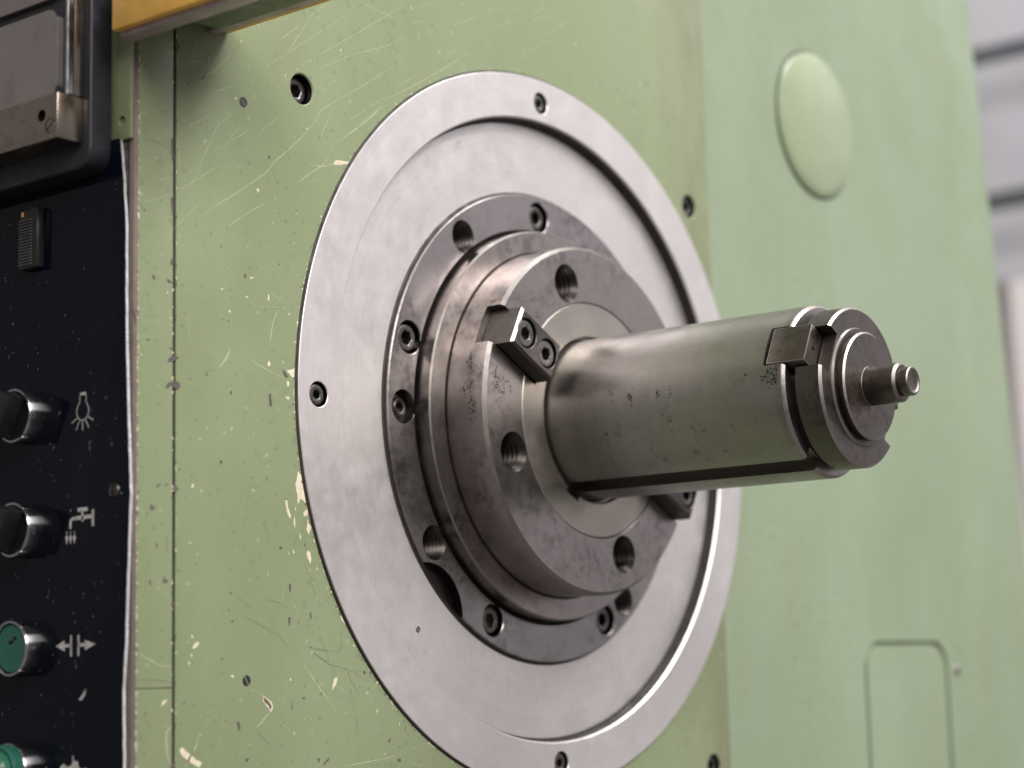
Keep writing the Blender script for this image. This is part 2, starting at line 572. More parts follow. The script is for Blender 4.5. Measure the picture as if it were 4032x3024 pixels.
SCREW_BIG = cap_screw_mesh(4.9, 2.75, 7, 4.0, 'cap_screw_head_large')
SCREW_KEY = cap_screw_mesh(4.85, 2.6, 5, 3.5, 'cap_screw_head_key')
SCREW_RING = cap_screw_mesh(3.55, 1.75, 5, 3.0, 'cap_screw_head_small')
SCREW_WALL = cap_screw_mesh(4.75, 2.5, 6, 3.5, 'cap_screw_head_wall')
PIN_SLOT = slot_screw_mesh(1.75, 0.5, 3, 'slotted_pin_head', 'key', 40)
PIN_SMALL = slot_screw_mesh(1.15, 0.35, 2, 'small_slotted_pin_head', 'worn', 45)
SCREW_PANEL = slot_screw_mesh(2.25, 0.6, 2, 'panel_screw_head', 'worn', 70, 0.5)
SCREW_FRAME = slot_screw_mesh(2.3, 0.55, 2, 'frame_screw_head', 'instrument', -38)
LIGHT=[(0.3,[(-144.6,25.7),(-146.7,21.4),(-147.5,17.7),(-148.2,14.0)]),(0.35,[(-165.7,10.2),(-167.3,7.3),(-170.0,4.0)]),(0.22,[(-156.6,7.7),(-152.5,6.5),(-147.2,4.8)]),(0.15,[(-147.2,4.8),(-141.4,3.6),(-136.0,2.6)]),(0.12,[(-156.5,25.9),(-150.3,26.1),(-142.0,26.6),(-138.3,26.2)]),(0.15,[(-147.8,30.7),(-142.4,29.3),(-139.5,27.9)]),(0.12,[(-158.2,9.8),(-152.5,8.1)]),(0.3,[(-148.4,-103.1),(-151.2,-105.0),(-154.8,-107.8)]),(0.28,[(-201.9,-84.6),(-197.7,-86.8),(-194.1,-88.5),(-189.8,-88.7)]),(0.35,[(-189.7,-106.4),(-191.5,-107.9),(-191.7,-111.4),(-191.1,-114.9),(-190.2,-117.9)]),(0.3,[(-178.8,-109.8),(-179.9,-112.7),(-182.1,-115.0),(-183.9,-118.5)]),(0.15,[(-134.4,-88.2),(-131.7,-90.5),(-127.1,-96.0),(-121.8,-101.6)]),(0.1,[(-157.5,-95.5),(-152.0,-98.1)]),(0.1,[(-148.8,-103.1),(-143.2,-107.5),(-137.1,-111.5)]),(0.25,[(-115.8,-122.0),(-107.0,-121.2),(-99.7,-120.7),(-91.2,-119.8)]),(0.15,[(-83.7,-122.2),(-76.7,-123.7)]),(0.18,[(-134.2,-88.3),(-131.4,-91.8),(-127.2,-95.9),(-121.9,-101.2),(-116.6,-106.9)]),(0.12,[(-113.1,-90.6),(-104.8,-94.1),(-93.6,-99.7)]),(0.3,[(-114.3,88.8),(-107.3,93.7),(-99.5,99.8),(-93.7,105.3)]),(0.2,[(-129.5,77.3),(-121.9,78.3),(-115.1,80.9),(-109.6,81.7)]),(0.2,[(-178.0,51.6),(-162.6,61.5),(-149.7,70.4),(-145.9,74.8),(-136.3,82.9),(-127.0,92.0),(-123.6,97.5),(-116.1,102.6)]),(0.14,[(-123.6,97.5),(-105.0,109.5),(-79.2,126.2)]),(0.18,[(-148.4,72.0),(-146.6,68.6)]),(0.15,[(-187.2,74.3),(-186.6,64.2)]),(0.12,[(-182.6,58.8),(-177.4,69.5),(-170.9,81.7),(-162.5,89.5)]),(0.14,[(-186.0,58.6),(-172.1,67.9)]),(0.14,[(-153.3,82.6),(-143.2,91.3)]),(0.16,[(-132.7,111.4),(-115.8,122.3),(-95.2,136.0),(-78.7,147.0)]),(0.14,[(-124.1,111.5),(-109.0,120.5),(-88.9,129.0),(-79.0,135.0)]),(0.12,[(-148.8,107.0),(-134.6,117.2),(-121.2,126.9),(-108.7,136.0)]),(0.2,[(-104.4,141.5),(-88.6,140.3),(-78.9,139.2)]),(0.18,[(-166.2,50.0),(-155.3,57.4),(-148.5,61.3)]),(0.12,[(-135.1,69.9),(-121.8,79.1)]),(0.12,[(-203.8,78.4),(-190.6,84.0)]),(0.12,[(-195.5,59.4),(-189.9,62.2)]),(0.12,[(-203.4,51.1),(-196.6,53.1),(-190.5,56.2)]),(0.1,[(-123.7,88.1),(-118.9,97.1)]),(0.14,[(-156.9,60.8),(-151.6,64.5)]),(0.22,[(-91.6,108.0),(-80.5,114.3),(-61.2,125.9),(-43.0,137.8)]),(0.18,[(-114.1,88.9),(-101.9,98.0),(-96.5,101.7),(-93.1,105.8)]),(0.12,[(-113.5,96.4),(-107.7,98.2),(-98.8,104.5),(-89.7,109.9)]),(0.12,[(-134.9,70.1),(-121.6,79.7),(-115.8,89.0)]),(0.1,[(-123.7,88.1),(-118.6,96.9)]),(0.12,[(-124.0,112.1),(-114.2,119.1)]),(0.1,[(-103.9,117.1),(-95.0,116.5),(-90.2,118.2)])]
DARK=[(0.25,[(-191.4,-49.5),(-191.7,-53.1),(-192.3,-55.5)]),(0.12,[(-161.7,-31.9),(-161.2,-37.9)]),(0.1,[(-157.8,-31.7),(-157.4,-36.6)]),(0.15,[(-130.5,-60.8),(-131.0,-63.8)]),(0.12,[(-130.3,-60.8),(-127.8,-61.7)]),(0.1,[(-129.9,-62.9),(-126.6,-69.7)]),(0.1,[(-149.8,-68.2),(-144.5,-69.3),(-140.4,-70.7)]),(0.1,[(-163.2,-67.0),(-159.3,-69.8),(-156.2,-71.4)]),(0.12,[(-199.5,-62.4),(-200.1,-64.8),(-199.3,-67.5)]),(0.12,[(-129.2,-85.0),(-122.3,-89.0),(-116.9,-89.8),(-110.9,-91.4)]),(0.12,[(-126.2,-80.3),(-123.8,-83.8),(-122.0,-87.9)]),(0.1,[(-131.8,-83.4),(-123.8,-84.5),(-117.9,-84.8)]),(0.12,[(-114.7,-89.8),(-112.1,-93.6),(-108.3,-98.9)]),(0.1,[(-130.5,-62.0),(-126.3,-69.7)]),(0.12,[(-108.1,-91.1),(-103.6,-89.6)]),(0.1,[(-113.1,-90.6),(-103.7,-94.5),(-94.2,-99.7)]),(0.3,[(-109.4,-105.8),(-109.0,-110.5)]),(0.25,[(-203.6,-92.6),(-199.4,-92.5),(-194.8,-92.6),(-189.8,-93.1)]),(0.15,[(-200.9,-103.3),(-197.2,-106.3)]),(0.1,[(-159.7,-73.6),(-151.8,-76.7),(-146.2,-79.6)]),(0.12,[(-146.6,-77.6),(-140.6,-83.4)]),(0.12,[(-131.8,-83.3),(-121.6,-84.5)]),(0.12,[(-129.8,-84.9),(-121.6,-88.8)]),(0.12,[(-202.7,71.5),(-197.8,71.8),(-190.5,70.5)]),(0.1,[(-201.8,97.7),(-194.0,100.5)]),(0.1,[(-199.9,27.7),(-200.9,23.3),(-202.0,18.3)]),(0.1,[(-202.1,12.2),(-198.0,13.2)]),(0.1,[(-200.7,15.9),(-194.9,17.3)])]
CHIPS=[[(-135.8,-26.4),(-134.8,-27.5),(-133.1,-27.4),(-132.1,-29.5),(-131.7,-31.9),(-130.8,-34.5),(-130.2,-37.8),(-132.2,-37.6),(-133.4,-36.2),(-135.1,-35.4),(-135.5,-37.2),(-136.1,-36.3),(-136.3,-33.9),(-137.1,-31.0),(-136.3,-28.5)],[(-141.8,-36.3),(-140.7,-36.3),(-140.3,-38.9),(-139.1,-41.2),(-139.5,-42.3),(-140.8,-40.7)],[(-137.7,-40.9),(-137.1,-42.9),(-137.3,-45.2),(-138.1,-44.1)],[(-131.7,-38.5),(-131.3,-39.7),(-131.8,-40.9),(-133.0,-41.1),(-133.7,-40.2)],[(-131.6,-41.9),(-131.0,-43.5),(-129.9,-43.8),(-130.1,-45.0),(-131.2,-46.8),(-132.0,-45.4)],[(-135.2,-46.1),(-134.5,-47.6),(-134.9,-49.2),(-135.4,-47.9)],[(-131.7,-52.2),(-130.4,-52.5),(-130.0,-54.6),(-130.3,-56.5),(-131.3,-55.2),(-132.3,-53.4)],[(-127.9,-57.0),(-126.7,-58.5),(-127.5,-58.4)],[(-128.4,-43.9),(-127.6,-46.4),(-127.8,-47.6),(-128.9,-46.7)],[(-180.9,-33.2),(-181.1,-34.5),(-182.0,-34.7),(-181.8,-33.7)],[(-138.4,-51.9),(-137.8,-53.0),(-138.4,-53.3)],[(-130.9,37.6),(-131.5,35.8),(-132.0,32.6),(-132.8,35.0),(-132.6,36.6)],[(-149.1,30.5),(-148.3,30.3),(-148.3,28.2),(-148.9,28.4)],[(-136.3,7.5),(-135.5,7.0),(-136.0,2.6),(-137.2,3.4),(-140.6,6.1)],[(-148.8,8.5),(-147.8,8.0),(-148.2,6.6),(-149.3,6.8)],[(-140.6,2.6),(-139.5,2.6),(-139.8,0.9),(-140.4,1.1)],[(-141.7,-2.3),(-139.4,-2.5),(-140.0,-3.7)],[(-159.1,28.2),(-157.3,28.5),(-158.5,27.9)],[(-157.0,34.7),(-154.6,35.2),(-156.4,34.2)],[(-166.5,22.5),(-165.3,22.6),(-165.9,21.9)],[(-169.8,29.3),(-168.4,29.4),(-169.2,28.9)],[(-134.5,22.4),(-134.3,21.2),(-135.3,21.8)],[(-137.2,1.3),(-136.2,1.7),(-136.0,-0.4),(-136.7,-5.0),(-137.5,-1.2)],[(-186.5,-113.5),(-185.4,-112.6),(-183.2,-114.2),(-180.3,-116.2),(-177.5,-117.7),(-178.5,-118.8),(-181.0,-117.8),(-183.6,-116.3),(-185.8,-114.6)],[(-193.0,-98.7),(-191.2,-98.5),(-192.6,-99.8),(-193.5,-100.3)],[(-181.1,-82.6),(-179.6,-81.5),(-178.3,-81.5),(-179.6,-82.9),(-181.2,-83.4)],[(-181.8,-79.4),(-181.1,-79.4),(-181.4,-80.5)],[(-183.1,-87.4),(-182.3,-87.4),(-182.5,-88.5)],[(-166.0,-91.6),(-164.3,-91.7),(-164.9,-92.4)],[(-152.0,-98.1),(-148.4,-100.2),(-147.6,-102.0),(-148.8,-103.6),(-149.6,-102.2),(-152.0,-99.8)],[(-182.2,-85.2),(-181.2,-85.2),(-181.8,-86.0)],[(-116.7,-73.0),(-114.2,-73.7),(-114.0,-75.8),(-115.9,-75.0)],[(-119.9,-93.3),(-118.1,-93.3),(-119.2,-95.7),(-121.1,-97.3)],[(-88.6,-108.6),(-87.8,-109.0),(-88.4,-110.2)],[(-110.8,-82.4),(-109.7,-83.1),(-110.5,-83.3)],[(-99.7,-103.9),(-99.0,-104.1),(-99.6,-105.4)],[(-117.7,79.9),(-116.5,81.5),(-112.5,81.9),(-107.9,82.6),(-110.3,81.4),(-116.0,79.8)],[(-154.1,64.5),(-152.5,64.8),(-153.2,63.3)]]
PITS=[[(-198.6,-41.4),(-197.9,-40.4),(-197.0,-41.1),(-196.3,-40.9),(-196.6,-42.2),(-197.7,-42.5)],[(-196.3,-35.5),(-195.4,-34.5),(-193.2,-34.0),(-195.0,-35.0)],[(-192.7,-34.5),(-191.8,-33.9),(-190.9,-34.5)],[(-144.8,-51.6),(-143.6,-51.0),(-143.1,-51.9),(-144.2,-52.1)],[(-166.3,-66.3),(-165.5,-65.9),(-165.2,-66.6),(-165.9,-66.7)],[(-196.0,-52.7),(-195.5,-51.7),(-195.1,-52.7),(-195.7,-53.7)],[(-193.3,-63.7),(-192.4,-61.4),(-192.2,-62.8),(-191.3,-62.7),(-191.5,-63.8)],[(-140.0,-63.1),(-139.3,-63.1),(-139.4,-65.4),(-140.0,-65.6)],[(-198.7,-63.0),(-197.6,-63.4),(-198.1,-65.1)],[(-189.6,-35.5),(-188.7,-33.5),(-186.8,-35.4),(-188.5,-36.6)],[(-203.4,-36.6),(-202.0,-37.0),(-203.2,-37.6)],[(-203.5,-42.9),(-202.3,-43.3),(-203.4,-43.9)],[(-190.0,-70.1),(-189.1,-68.7),(-188.6,-70.1),(-189.3,-70.8)],[(-170.1,-25.2),(-168.9,-25.7),(-169.7,-26.8)],[(-182.0,-30.5),(-181.3,-30.5),(-181.7,-31.3)],[(-190.7,33.9),(-189.8,36.1),(-189.1,35.6),(-189.4,33.7)],[(-197.9,29.2),(-196.8,29.7),(-196.4,28.3),(-197.1,27.9)],[(-192.0,29.2),(-191.1,29.1),(-189.4,28.0),(-191.3,28.1)],[(-186.1,28.2),(-185.1,28.1),(-185.5,27.6)],[(-191.6,3.7),(-190.3,5.0),(-188.6,5.8),(-186.9,5.1),(-188.6,4.1),(-190.8,3.2)],[(-192.4,-4.6),(-191.2,-3.0),(-188.6,-2.2),(-186.4,-2.5),(-186.4,-4.0),(-187.8,-5.1),(-190.1,-3.8),(-191.5,-5.0)],[(-191.0,7.9),(-190.1,8.0),(-189.4,6.5)],[(-200.1,9.1),(-199.0,9.7),(-198.3,9.0)],[(-196.0,9.6),(-195.1,9.4),(-195.8,9.1)],[(-159.6,34.7),(-159.0,35.9),(-158.4,35.1),(-159.0,34.1)],[(-144.4,41.0),(-143.4,41.3),(-143.8,40.6)],[(-166.9,19.2),(-165.9,19.5),(-166.1,18.8)],[(-148.9,-2.6),(-147.9,-2.2),(-147.3,-6.0),(-148.3,-6.2)],[(-142.8,6.2),(-141.8,6.0),(-139.7,4.1),(-141.0,3.5),(-141.8,4.2)],[(-165.7,-3.2),(-164.8,-3.0),(-165.0,-4.1),(-165.6,-4.1)],[(-176.2,2.0),(-175.0,0.7),(-175.6,0.6)],[(-133.2,36.5),(-132.4,35.7),(-132.8,34.3)],[(-135.8,17.3),(-134.7,17.6),(-135.0,15.9),(-135.6,16.1)],[(-204.8,17.6),(-202.9,17.6),(-202.8,14.8),(-204.3,13.2)],[(-151.8,-98.4),(-149.6,-99.9),(-148.2,-101.5),(-148.8,-102.8),(-149.6,-101.3),(-151.6,-100.0)],[(-183.6,-116.9),(-182.5,-115.3),(-181.0,-113.7),(-181.8,-115.6),(-182.9,-117.2)],[(-163.2,-106.1),(-162.2,-105.7),(-161.6,-108.3),(-162.4,-108.6)],[(-185.2,-99.8),(-184.7,-99.0),(-184.2,-99.2),(-184.5,-100.0)],[(-140.7,-73.8),(-139.6,-73.8),(-139.9,-76.4),(-140.5,-76.1)],[(-165.8,-74.9),(-164.4,-74.8),(-164.8,-75.6)],[(-169.8,-86.6),(-168.5,-86.3),(-169.2,-87.1)],[(-159.9,-117.2),(-158.0,-117.1),(-158.8,-118.4)],[(-200.4,-101.8),(-199.5,-101.7),(-199.5,-102.7)],[(-202.1,-108.9),(-200.9,-109.5),(-201.7,-109.5)],[(-190.4,-117.9),(-189.0,-116.9),(-188.1,-118.0),(-189.0,-118.4)],[(-140.2,-63.1),(-139.4,-63.1),(-139.5,-65.4),(-140.2,-65.5)],[(-140.5,-73.7),(-139.7,-73.7),(-139.9,-76.4),(-140.5,-76.2)],[(-130.9,-72.1),(-130.1,-72.1),(-130.2,-74.4),(-130.7,-74.2)],[(-106.2,-91.5),(-105.1,-91.1),(-104.5,-92.1),(-105.7,-92.4)],[(-89.8,-120.8),(-88.0,-120.7),(-87.8,-121.8),(-89.5,-121.9)],[(-113.9,-74.5),(-112.6,-75.6),(-113.1,-76.3)],[(-111.8,-78.6),(-110.7,-79.0),(-109.6,-80.5),(-111.3,-79.7)],[(-109.1,-82.0),(-107.4,-83.1),(-106.4,-85.2),(-108.0,-84.3)],[(-94.2,-114.5),(-92.5,-113.4),(-93.4,-115.5)],[(-128.0,-118.9),(-126.7,-118.6),(-127.2,-120.3)],[(-125.4,-120.4),(-122.2,-118.4),(-122.7,-119.5),(-125.1,-121.2)],[(-139.5,-101.4),(-138.8,-101.4),(-139.4,-103.4)],[(-134.8,-99.2),(-133.3,-99.2),(-133.8,-100.0)],[(-188.4,106.1),(-186.7,104.3),(-188.1,102.0)],[(-178.0,96.0),(-176.5,97.5),(-175.9,96.9),(-177.1,95.8)],[(-148.7,76.4),(-147.5,76.9),(-147.8,75.4)],[(-190.3,73.6),(-189.4,74.2),(-189.4,65.9),(-190.1,67.5)],[(-190.5,54.7),(-189.4,55.3),(-189.3,49.6),(-189.9,50.0)]]

# ================================================================== the setting behind the machine
cladding = part('background_wall', finish(box_bm(2512, 2560, -4200, 3200, -1500, 2200), 'background_wall', 'wallgap', False))
cladding['kind'] = 'structure'
zz = 936.0
for k in range(-4, 9):
    z0 = zz - 264 * k
    prof = [(2511.5, z0 - 228), (2497, z0 - 226), (2492, z0 - 80), (2480, z0 - 34), (2478, z0), (2499, z0 + 1), (2511.5, z0 + 1)]
    part('cladding_board', finish(prism_bm(prof, lambda x, z: (x, -4190, z), lambda x, z: (x, 3190, z)), 'cladding_board', 'wallpaint', False), cladding)

t = thing('display_board', (2440, 480, -900), 'pale white board standing before the grey cladding behind the machine', 'board')
part('board_face', finish(box_bm(2430, 2450, 200, 868, -900, 535, 4, 2), 'board_face', 'board'), t)
part('board_rim', finish(box_bm(2426, 2454, 868.5, 900, -900, 540, 4, 2), 'board_rim', 'post'), t)

# ================================================================== machine housing
HX = -206.0
fl = part('unseen_floor', finish(box_bm(-3500, 2511, -4200, 3200, -1140, -1095), 'unseen_floor', 'unseen_floor', False))  # unseen floor, added to block light from below
fl['kind'] = 'structure'
house = thing('machine_housing', (120, 120, -1090), 'pale green painted cast housing of the milling machine', 'machine')
rcorner = lambda z: 415.5 + (282 - z) * 0.1035
cast = [(HX, -1090), (rcorner(-1090), -1090), (rcorner(300), 300), (HX, 300)]
bm = prism_bm(cast, lambda x, z: (x, 7.2, z), lambda x, z: (x, 240, z))
pocket = []
for cx, cz, a0 in ((270 + 0, -100, 0),):
    pts = []
    x0, x1, z1, rr = 252.5, 342.0, -82.5, 15.0
    for ang in range(90, -1, -10):
        pts.append((x1 - rr + rr * math.cos(R_(ang)), z1 - rr + rr * math.sin(R_(ang))))
    pts += [(x1, -230), (x0, -230)]
    for ang in range(180, 89, -10):
        pts.append((x0 + rr + rr * math.cos(R_(ang)), z1 - rr + rr * math.sin(R_(ang))))
    pocket.append(prism_bm(pts, lambda x, z: (x, 0, z), lambda x, z: (x, 9.0, z)))
cutters = [lathe_bm([(0, 0), (118, 0), (118, 70), (0, 70)], 96)] + pocket
WALL_SCREWS = [(-132.5, 102.9, 5.2), (103.9, 104.3, 4.9), (106.7, -133.5, 4.7)]
for x, z, r in WALL_SCREWS:
    cutters.append(lathe_bm([(0, 0), (r, 0), (r, 22), (0, 22)], 40, (x, z)))
part('main_casting', cut(bm, cutters, 'green_sheen'), house)

fp = [(-188.15, -250), (120, -250), (120, 290), (-188.15, 290)]
bm = prism_bm(fp, lambda x, z: (x, 1.0, z), lambda x, z: (x, 7.0, z))
bmesh.ops.bevel(bm, geom=[e for e in bm.edges if all(abs(v.co.y - 1) < 1e-6 for v in e.verts)], offset=0.45, segments=2, affect='EDGES', profile=0.5)
cutters = [lathe_bm([(0, -5), (137.05, -5), (137.05, 12), (0, 12)], 192)]
for x, z, r in WALL_SCREWS:
    cutters.append(cyl_cut(x, z, r, 1.0, 30, 0.45))
front = part('front_plate', cut(bm, cutters, 'green_plate', 40), house)
for (x, z, r), dp in zip(WALL_SCREWS, (2.8, 1.6, 1.6)):
    o = put('cap_screw', SCREW_WALL, front, x, 1.0 + dp, z, random.uniform(0, 60))
    o.scale = (r / 5.2,) * 3
put('slotted_pin', PIN_SLOT, front, -159.5, 0.85, 92.4)
put('slotted_pin', PIN_SLOT, front, -159.0, 0.85, -93.4, 20)

bm = prism_bm([(-204.0, -250), (-189.25, -250), (-189.25, 290), (-204.0, 290)], lambda x, z: (x, 1.0, z), lambda x, z: (x, 7.0, z))
bmesh.ops.bevel(bm, geom=[e for e in bm.edges if all(abs(v.co.y - 1) < 1e-6 for v in e.verts)], offset=0.4, segments=2, affect='EDGES', profile=0.5)
strip = part('corner_strip', finish(bm, 'corner_strip', 'green'), house)
# bare, worn steel corner beside the strip, uneven where the paint stops
z = -250.0
left, right = [], []
while z < 290:
    left.append((-205.55 + random.uniform(-0.05, 0.05), z))
    right.append((-203.55 + random.uniform(-0.28, 0.38) * (1 if random.random() < 0.5 else 0.25), z))
    z += 1.3
bm = bmesh.new()
A = [bm.verts.new((x, 2.3, zq)) for x, zq in left]
B = [bm.verts.new((x + 0.75, 1.25, zq)) for x, zq in left]
C = [bm.verts.new((x, 0.93, zq)) for x, zq in right]
D = [bm.verts.new((x, 1.6, zq)) for x, zq in right]
for i in range(len(left) - 1):
    for P, Q in ((A, B), (B, C), (C, D)):
        f = bm.faces.new((P[i], P[i + 1], Q[i + 1], Q[i]))
        f.material_index = 1 if P is A else 0
part('corner_edge', finish(bm, 'corner_edge', ['trim', 'grime'], True, 20), house, 'bare brown steel corner edge worn free of paint')
part('joint_line', finish(box_bm(-189.22, -188.18, 1.5, 6.9, -249, 289), 'joint_line', 'grime', False), house)
part('horizontal_joint', finish(box_bm(-203.6, -189.3, 0.965, 1.4, -95.05, -94.75), 'horizontal_joint', 'grime', False), strip)

# side of the casting above the control panel
bm = box_bm(-207.0, HX + 0.5, 0.6, 9.4, 70.6, 290, 0.5, 2)
side = part('side_bar', cut(bm, [xform(lathe_bm([(0, -4), (1.6, -4), (1.6, 0.9), (0, 0.9)], 24), Matrix.Translation((-207, 4.4, 76.6)) @ Matrix.Rotation(R_(-90), 4, 'Z'))], 'green'), house)
part('side_seam', finish(box_bm(HX - 0.02, HX + 0.4, -0.2 + 2.6, 12, -250, 70), 'side_seam', 'grime', False), house)

# round blanking cap and its rim
prof = [(0, 1.9), (9, 2.1), (18, 2.75), (26, 3.8), (31.5, 4.7), (34.8, 5.4), (36.0, 6.2), (36.0, 7.19), (0, 7.19)]
cap = part('round_cap', finish(lathe_bm(prof, 96, (229.5, 168.5)), 'round_cap', 'cap'), house, 'round domed blanking cap')
ins_pts = []
for ang in range(90, -1, -10):
    ins_pts.append((342.0 - 15 + 12 * math.cos(R_(ang)), -82.5 - 15 + 12 * math.sin(R_(ang))))
ins_pts += [(339.0, -227), (255.5, -227)]
for ang in range(180, 89, -10):
    ins_pts.append((252.5 + 15 + 12 * math.cos(R_(ang)), -82.5 - 15 + 12 * math.sin(R_(ang))))
part('inspection_cover', finish(prism_bm(ins_pts, lambda x, z: (x, 7.25, z), lambda x, z: (x, 8.95, z), 0.4), 'inspection_cover', 'green_sheen', False), house, 'flush round-cornered inspection cover')
part('cap_seam', finish(lathe_bm([(36.02, 6.95), (36.5, 7.05), (37.1, 7.17), (36.02, 7.17)], 96, (229.5, 168.5)), 'cap_seam', 'grime'), cap)
part('cover_screw', finish(lathe_bm([(0, 5.6), (2.0, 5.8), (2.6, 7.19), (0, 7.19)], 24, (352.0, -97.5)), 'cover_screw', 'edge'), house)

# wear on the paint
wall = lambda x, z: (x, 0.955, z)
wall2 = lambda x, z: (x, 0.935, z)


def clear(p):
    return math.hypot(*p) > 137.4 and all(math.hypot(p[0] - sx, p[1] - sz) > sr + 0.6 for sx, sz, sr in WALL_SCREWS)


def ok(x, z):
    return clear((x, z)) and math.hypot(x, z) > 137.6 and x > -203.0 and not (-189.3 < x < -188.2) and x < 119


bmL, bmD, bmC, bmP = bmesh.new(), bmesh.new(), bmesh.new(), bmesh.new()
for w, pts in LIGHT:
    pts = [p for p in pts]
    run = []
    for p in fine(pts, 2.2, 0.12) + [None]:
        if p and clear(p):
            run.append(p)
        else:
            if len(run) > 1:
                ribbon(bmL, run, w * 1.05, wall)
            run = []
for w, pts in DARK:
    f = [p for p in fine(pts, 1.6, 0.10) if math.hypot(*p) > 137.4 and not (-189.3 < p[0] < -188.2)]
    if len(f) > 1:
        ribbon(bmD, f, w, wall)


def rough_poly(pts, jit):
    f = fine(list(pts) + [pts[0]], 0.7, jit)[:-1]
    out = []
    for x, zq in f:
        d = math.hypot(x, zq)
        if d < 137.25:
            x, zq = x * 137.25 / d, zq * 137.25 / d
        out.append((x, zq))
    return out


for pts in CHIPS:
    poly(bmC, rough_poly(pts, 0.14), wall)
for pts in PITS:
    q = rough_poly(pts, 0.08)
    poly(bmP, [(min(x, -189.2) if x < -188.7 else max(x, -188.25), zq) for x, zq in q], wall2)


def blob(bm, x, z, r, asp, place, n=7):
    a0 = random.uniform(0, 6.28)
    t0 = random.uniform(-0.5, 0.5)
    pts = []
    for k in range(n):
        a = a0 + 2 * math.pi * k / n
        rr = r * random.uniform(0.6, 1.2)
        u, v = rr * math.cos(a), rr * asp * math.sin(a)
        pts.append((x + u * math.cos(t0) - v * math.sin(t0), z + u * math.sin(t0) + v * math.cos(t0)))
    poly(bm, pts, place)


# crumbled paint along the ring opening, the joint and the corner
for k in range(190):
    a = random.choice((random.uniform(140, 270), random.uniform(90, 320)))
    r = 137.25 + abs(random.gauss(0, 0.35))
    blob(bmC if random.random() < 0.55 else bmP, r * math.cos(R_(a)), r * math.sin(R_(a)), random.uniform(0.12, 0.38), 1.4, wall if k % 2 else wall2, 6)
for k in range(150):
    zq = random.uniform(-135, 125)
    sx = random.choice((-189.35, -188.15))
    blob(bmP if random.random() < 0.7 else bmC, sx + (0.12 if sx > -189 else -0.12), zq, random.uniform(0.12, 0.3), 2.2, wall if k % 2 else wall2, 6)
for k in range(170):
    blob(bmC if random.random() < 0.75 else bmP, -203.35 + random.uniform(-0.05, 0.3), random.uniform(-140, 110), random.uniform(0.1, 0.28), 2.6, wall2, 6)
for k in range(230):
    x, zq = random.uniform(-203, 20), random.uniform(-150, 200)
    if ok(x, zq) and ok(x + 0.6, zq):
        blob(random.choice((bmC, bmP, bmP)), x, zq, random.choice((0.12, 0.16, 0.22, 0.32)), random.uniform(0.8, 2.2), wall, 6)
for k in range(120):
    x, zq = random.uniform(-200, 10), random.uniform(30, 190)
    L = random.uniform(4, 26)
    a = R_(random.gauss(33, 9))
    f = fine([(x, zq), (x + L * math.cos(a), zq + L * math.sin(a))], 2.0, 0.1)
    if len(f) > 2 and all(ok(*p) for p in f):
        ribbon(bmL, f, random.uniform(0.06, 0.16), wall)
for k in range(70):
    x, zq = random.uniform(-186, -60), random.uniform(-140, 30)
    L = random.uniform(2, 12)
    a = R_(random.choice((random.gauss(-50, 15), random.gauss(90, 12))))
    f = fine([(x, zq), (x + L * math.cos(a), zq + L * math.sin(a))], 1.5, 0.08)
    if len(f) > 2 and all(ok(*p) for p in f):
        ribbon(random.choice((bmL, bmD)), f, random.uniform(0.05, 0.11), wall)
for nm, b, m, lb in (('pale_scratches', bmL, 'scratch', 'fine pale scratches in the green paint'), ('dark_scratches', bmD, 'darkscratch', 'dark scratches in the green paint'),
                     ('chipped_primer', bmC, 'cream', 'cream primer showing where the green paint flaked off'), ('bare_pits', bmP, 'pit', 'dark bare pits in the green paint')):
    part(nm, finish(b, nm, m, False), house, lb, 'stuff')

# ================================================================== spindle cover: wide outer ring and recessed plate
cover = thing('spindle_cover', (0, 6, -136), 'wide bright steel cover ring round the spindle, set in the green housing', 'cover')
prof = [(119.0, 0.6), (119.6, 0.0), (136.0, 0.0), (136.2, 0.2), (136.2, 6.95), (119.0, 6.95)]
RING_SCREWS = [90.6, 180.2, -89.7, 0.4]
cutters = [cyl_cut(126.8 * math.cos(R_(a)), 126.8 * math.sin(R_(a)), 4.25, 0, 6.2, 0.25) for a in RING_SCREWS]
ring = part('outer_ring', cut(lathe_bm(prof, 224), cutters, 'cover'), cover)
for a in RING_SCREWS:
    put('cap_screw', SCREW_RING, ring, 126.8 * math.cos(R_(a)), 0.9, 126.8 * math.sin(R_(a)), random.uniform(0, 60))
part('gap_shadow', finish(lathe_bm([(136.22, 0.5), (136.45, 0.6), (137.0, 1.3), (137.0, 2.0), (136.22, 2.0)], 192), 'gap_shadow', 'grime'), ring)  # dark collar painting the shadow in the gap between ring and housing
prof = [(90.0, 5.0), (118.95, 5.0), (118.95, 6.9), (90.0, 6.9)]
plate = part('recessed_plate', finish(lathe_bm(prof, 192), 'recessed_plate', 'cover'), cover)
put('slotted_pin', PIN_SMALL, plate, -73.4, 4.9, -77.4)
part('seam_dirt_dark_wall', finish(lathe_bm([(117.6, 4.96), (118.5, 4.7), (118.92, 4.0), (118.93, 0.65), (118.97, 0.65), (118.97, 4.99), (117.6, 4.99)], 192), 'seam_dirt_dark_wall', 'grime', True), plate)  # grime at the seam, same dark carried over the ring's whole inner wall
bm = bmesh.new()
pl = lambda x, z: (x, 4.965, z)
